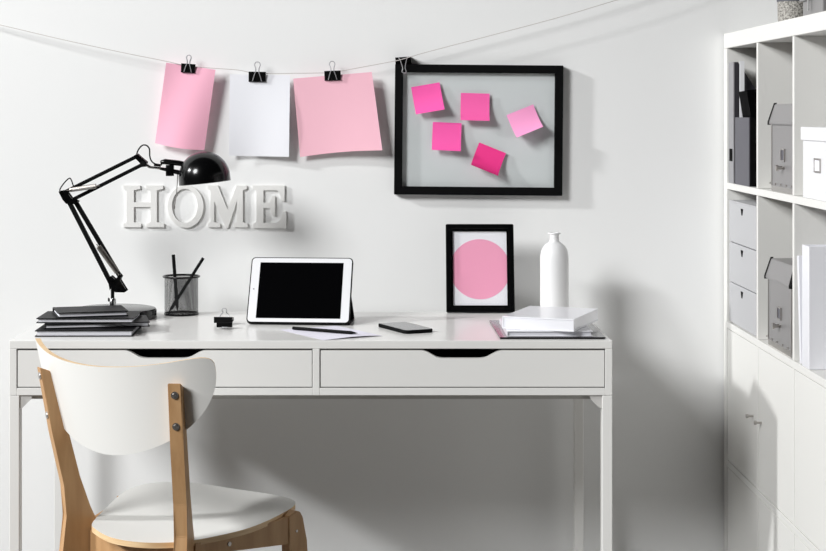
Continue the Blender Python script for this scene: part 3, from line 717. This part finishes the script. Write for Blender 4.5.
# backrest: part of a cylinder
fA = math.radians(52.7); fv = Vector((math.cos(fA), math.sin(fA), 0)); rv = Vector((fv.y, -fv.x, 0))
Mb = Vector((-.514, -1.0245, 0)); Rb = .363; S = .2647
bm = bmesh.new(); NX, NZ = 44, 16; T = .0105
def back(s, z, off):
    a = s/Rb; R2 = Rb+off
    c = Mb + fv*(Rb-.0463) - fv*(z-.7196)*.27                   # the shell leans back towards the top
    q = c + rv*R2*math.sin(a) - fv*R2*math.cos(a)
    return rel(q.x, q.y, z)
def ztop(k): return .779 + (-.0066+.036*k*k)*max(0, 1-abs(k)**9.7)**(1/3.)
def zbot(k): return .779 - .1857*max(0, 1-abs(k)**1.764)**(1/1.9)
cols = {}
ks = [math.sin(PI/2*(2*i/NX-1)) for i in range(NX+1)]
for off in (0, T):
    G = []
    for k in ks:
        a, b = zbot(k), ztop(k); G.append([bm.verts.new(back(k*S, a+(b-a)*j/NZ, off)) for j in range(NZ+1)])
    for i in range(NX):
        for j in range(NZ): bm.faces.new((G[i][j], G[i+1][j], G[i+1][j+1], G[i][j+1]))
    cols[off] = G
A, B = cols[0], cols[T]
loop = [(i, 0) for i in range(NX+1)] + [(NX, j) for j in range(1, NZ+1)] + [(i, NZ) for i in range(NX-1, -1, -1)] + [(0, j) for j in range(NZ-1, 0, -1)]
for q in range(len(loop)):
    (i, j), (i2, j2) = loop[q], loop[(q+1) % len(loop)]
    f = bm.faces.new((A[i][j], A[i2][j2], B[i2][j2], B[i][j])); f.material_index = 1
bmesh.ops.remove_doubles(bm, verts=bm.verts, dist=1e-6)
obj('backrest', bm, [M['seat'], M['ply']], ch, smooth=True)
# legs
def leg(base, deg, prof, th, name):
    a = math.radians(deg); d = Vector((math.cos(a), math.sin(a), 0)); nrm = Vector((-d.y, d.x, 0))
    bm = bmesh.new(); prism(bm, prof, lambda u_, z, t_: rel(*(Vector(base)+d*u_+nrm*t_).xy, z), -th/2, th/2)
    bmesh.ops.bevel(bm, geom=[e for e in bm.edges], offset=.0015, segments=2, affect='EDGES')
    return obj(name, bm, M['birch'], ch), d, nrm
rear = [(-.120, 0), (-.085, 0), (.0, .28), (.034, .36), (.040, .40), (.036, .428), (.018, .465), (-.004, .527), (-.029, .623), (-.050, .70), (-.066, .744), (-.087, .752), (-.063, .622), (-.038, .513), (-.031, .45), (-.040, .38)]
LB = (-.599, -.9186, 0); RB = (-.370, -1.0827, 0)
l1, d1, n1 = leg(LB, 30, rear, .022, 'back_leg')
l2, d2_, n2 = leg(RB, 84, rear, .026, 'back_leg')
for lg, base, d, zs in ((l2, RB, d2_, (.729, .668)), (l1, LB, d1, (.735, .655))):
    for z in zs:
        uu = -.090+(.766-z)*.1875
        p = Vector(base)+d*(uu+.001); bm = bmesh.new()
        tube(bm, [rel(p.x, p.y, z), rel(p.x-d.x*.0022, p.y-d.y*.0022, z)], .0072, 18); tube(bm, [rel(p.x-d.x*.002, p.y-d.y*.002, z), rel(p.x-d.x*.0032, p.y-d.y*.0032, z)], [.0048, .0036], 12)
        obj('screw', bm, M['steel'], lg, smooth=True)
# front legs
frontp = [(.01, 0), (.04, 0), (.034, .25), (.024, .38), (.014, .428), (.006, .441), (-.004, .444), (-.026, .436), (-.024, .37), (-.010, .2)]
rb = Vector(RB)+d2_*.02; rf = Vector((-.168, -.862, 0)); ang = math.degrees(math.atan2(rf.y-rb.y, rf.x-rb.x))
l3, d3, n3 = leg(rf, ang, frontp, .024, 'front_leg')
lf_ = Vector((-.545, -.70, 0)); lb = Vector(LB)+d1*.02; ang2 = math.degrees(math.atan2(lf_.y-lb.y, lf_.x-lb.x))
leg(lf_, ang2, [(u_*.6, z*.985) for u_, z in frontp], .024, 'front_leg')
def rail(a, b, z0a, z1a, z0b, z1b, th, name='side_rail'):
    a, b = Vector(a), Vector(b); d = (b-a).normalized(); nrm = Vector((-d.y, d.x, 0)); L = (b-a).length
    bm = bmesh.new(); prism(bm, [(0, z0a), (L, z0b), (L, z1b), (0, z1a)], lambda u_, z, t_: rel(*(a+d*u_+nrm*t_).xy, z), -th/2, th/2)
    bmesh.ops.bevel(bm, geom=list(bm.edges), offset=.001, segments=2, affect='EDGES')
    return obj(name, bm, M['birch'], ch)
dd = (rf-rb).normalized()
r1 = rail(rb+dd*.014, rf-dd*.0235, .400, .424, .379, .434, .02)
p = rb+dd*.100; nn = Vector((dd.y, -dd.x, 0)); bm = bmesh.new(); tube(bm, [rel(*(p+nn*.0095).xy, .408), rel(*(p+nn*.012).xy, .408)], .0045, 14); obj('screw', bm, M['spring'], r1, smooth=True)
p = rf-dd*.004; bm = bmesh.new(); tube(bm, [rel(*(p+nn*.0115).xy, .403), rel(*(p+nn*.0128).xy, .403)], .003, 12); obj('screw', bm, M['spring'], l3, smooth=True)
dl = (lf_-lb).normalized(); rail(lb+dl*.03, lf_-dl*.017, .385, .430, .371, .426, .02)
cr_ = (rb-lb).normalized(); rail(lb+cr_*.012, rb-cr_*.012, .355, .417, .355, .417, .02, 'back_rail')

# ------------------------------------------------------------------ light
def area(name, loc, target, size, power, col=(1, 1, 1), shape='DISK', sy=None, spread=None):
    l = bpy.data.lights.new(name, 'AREA'); l.shape = shape; l.size = size; l.energy = power; l.color = col
    if sy: l.size_y = sy
    if spread: l.spread = math.radians(spread)
    o = bpy.data.objects.new(name, l); C.objects.link(o); o.location = loc
    o.rotation_euler = (Vector(target)-Vector(loc)).to_track_quat('-Z', 'Y').to_euler(); return o
area('soft_light', (-3.9, -4.5, 3.8), (.5, 0, 1.3), 1.9, 325, (.985, .995, 1))
area('side_light', (-7.49, -2.35, 4.53), (.7, -.4, .8), .5, 470, (.985, .995, 1))
w = bpy.data.worlds.new('world'); bpy.context.scene.world = w; w.use_nodes = True
w.node_tree.nodes['Background'].inputs[0].default_value = (.96, .97, 1, 1); w.node_tree.nodes['Background'].inputs[1].default_value = .01

# ------------------------------------------------------------------ camera
cam = bpy.data.cameras.new('camera'); co = bpy.data.objects.new('camera', cam); C.objects.link(co)
co.location = (0, -DW, H); co.rotation_euler = (PI/2, 0, 0)
cam.sensor_fit = 'HORIZONTAL'; cam.sensor_width = 36; cam.lens = F/826*36
cam.shift_x = (413-CX)/826; cam.shift_y = (CY-275.5)/826
bpy.context.scene.camera = co
vs = bpy.context.scene.view_settings
vs.view_transform = 'Standard'; vs.look = 'None'; vs.exposure = 0; vs.gamma = 1; vs.use_curve_mapping = False
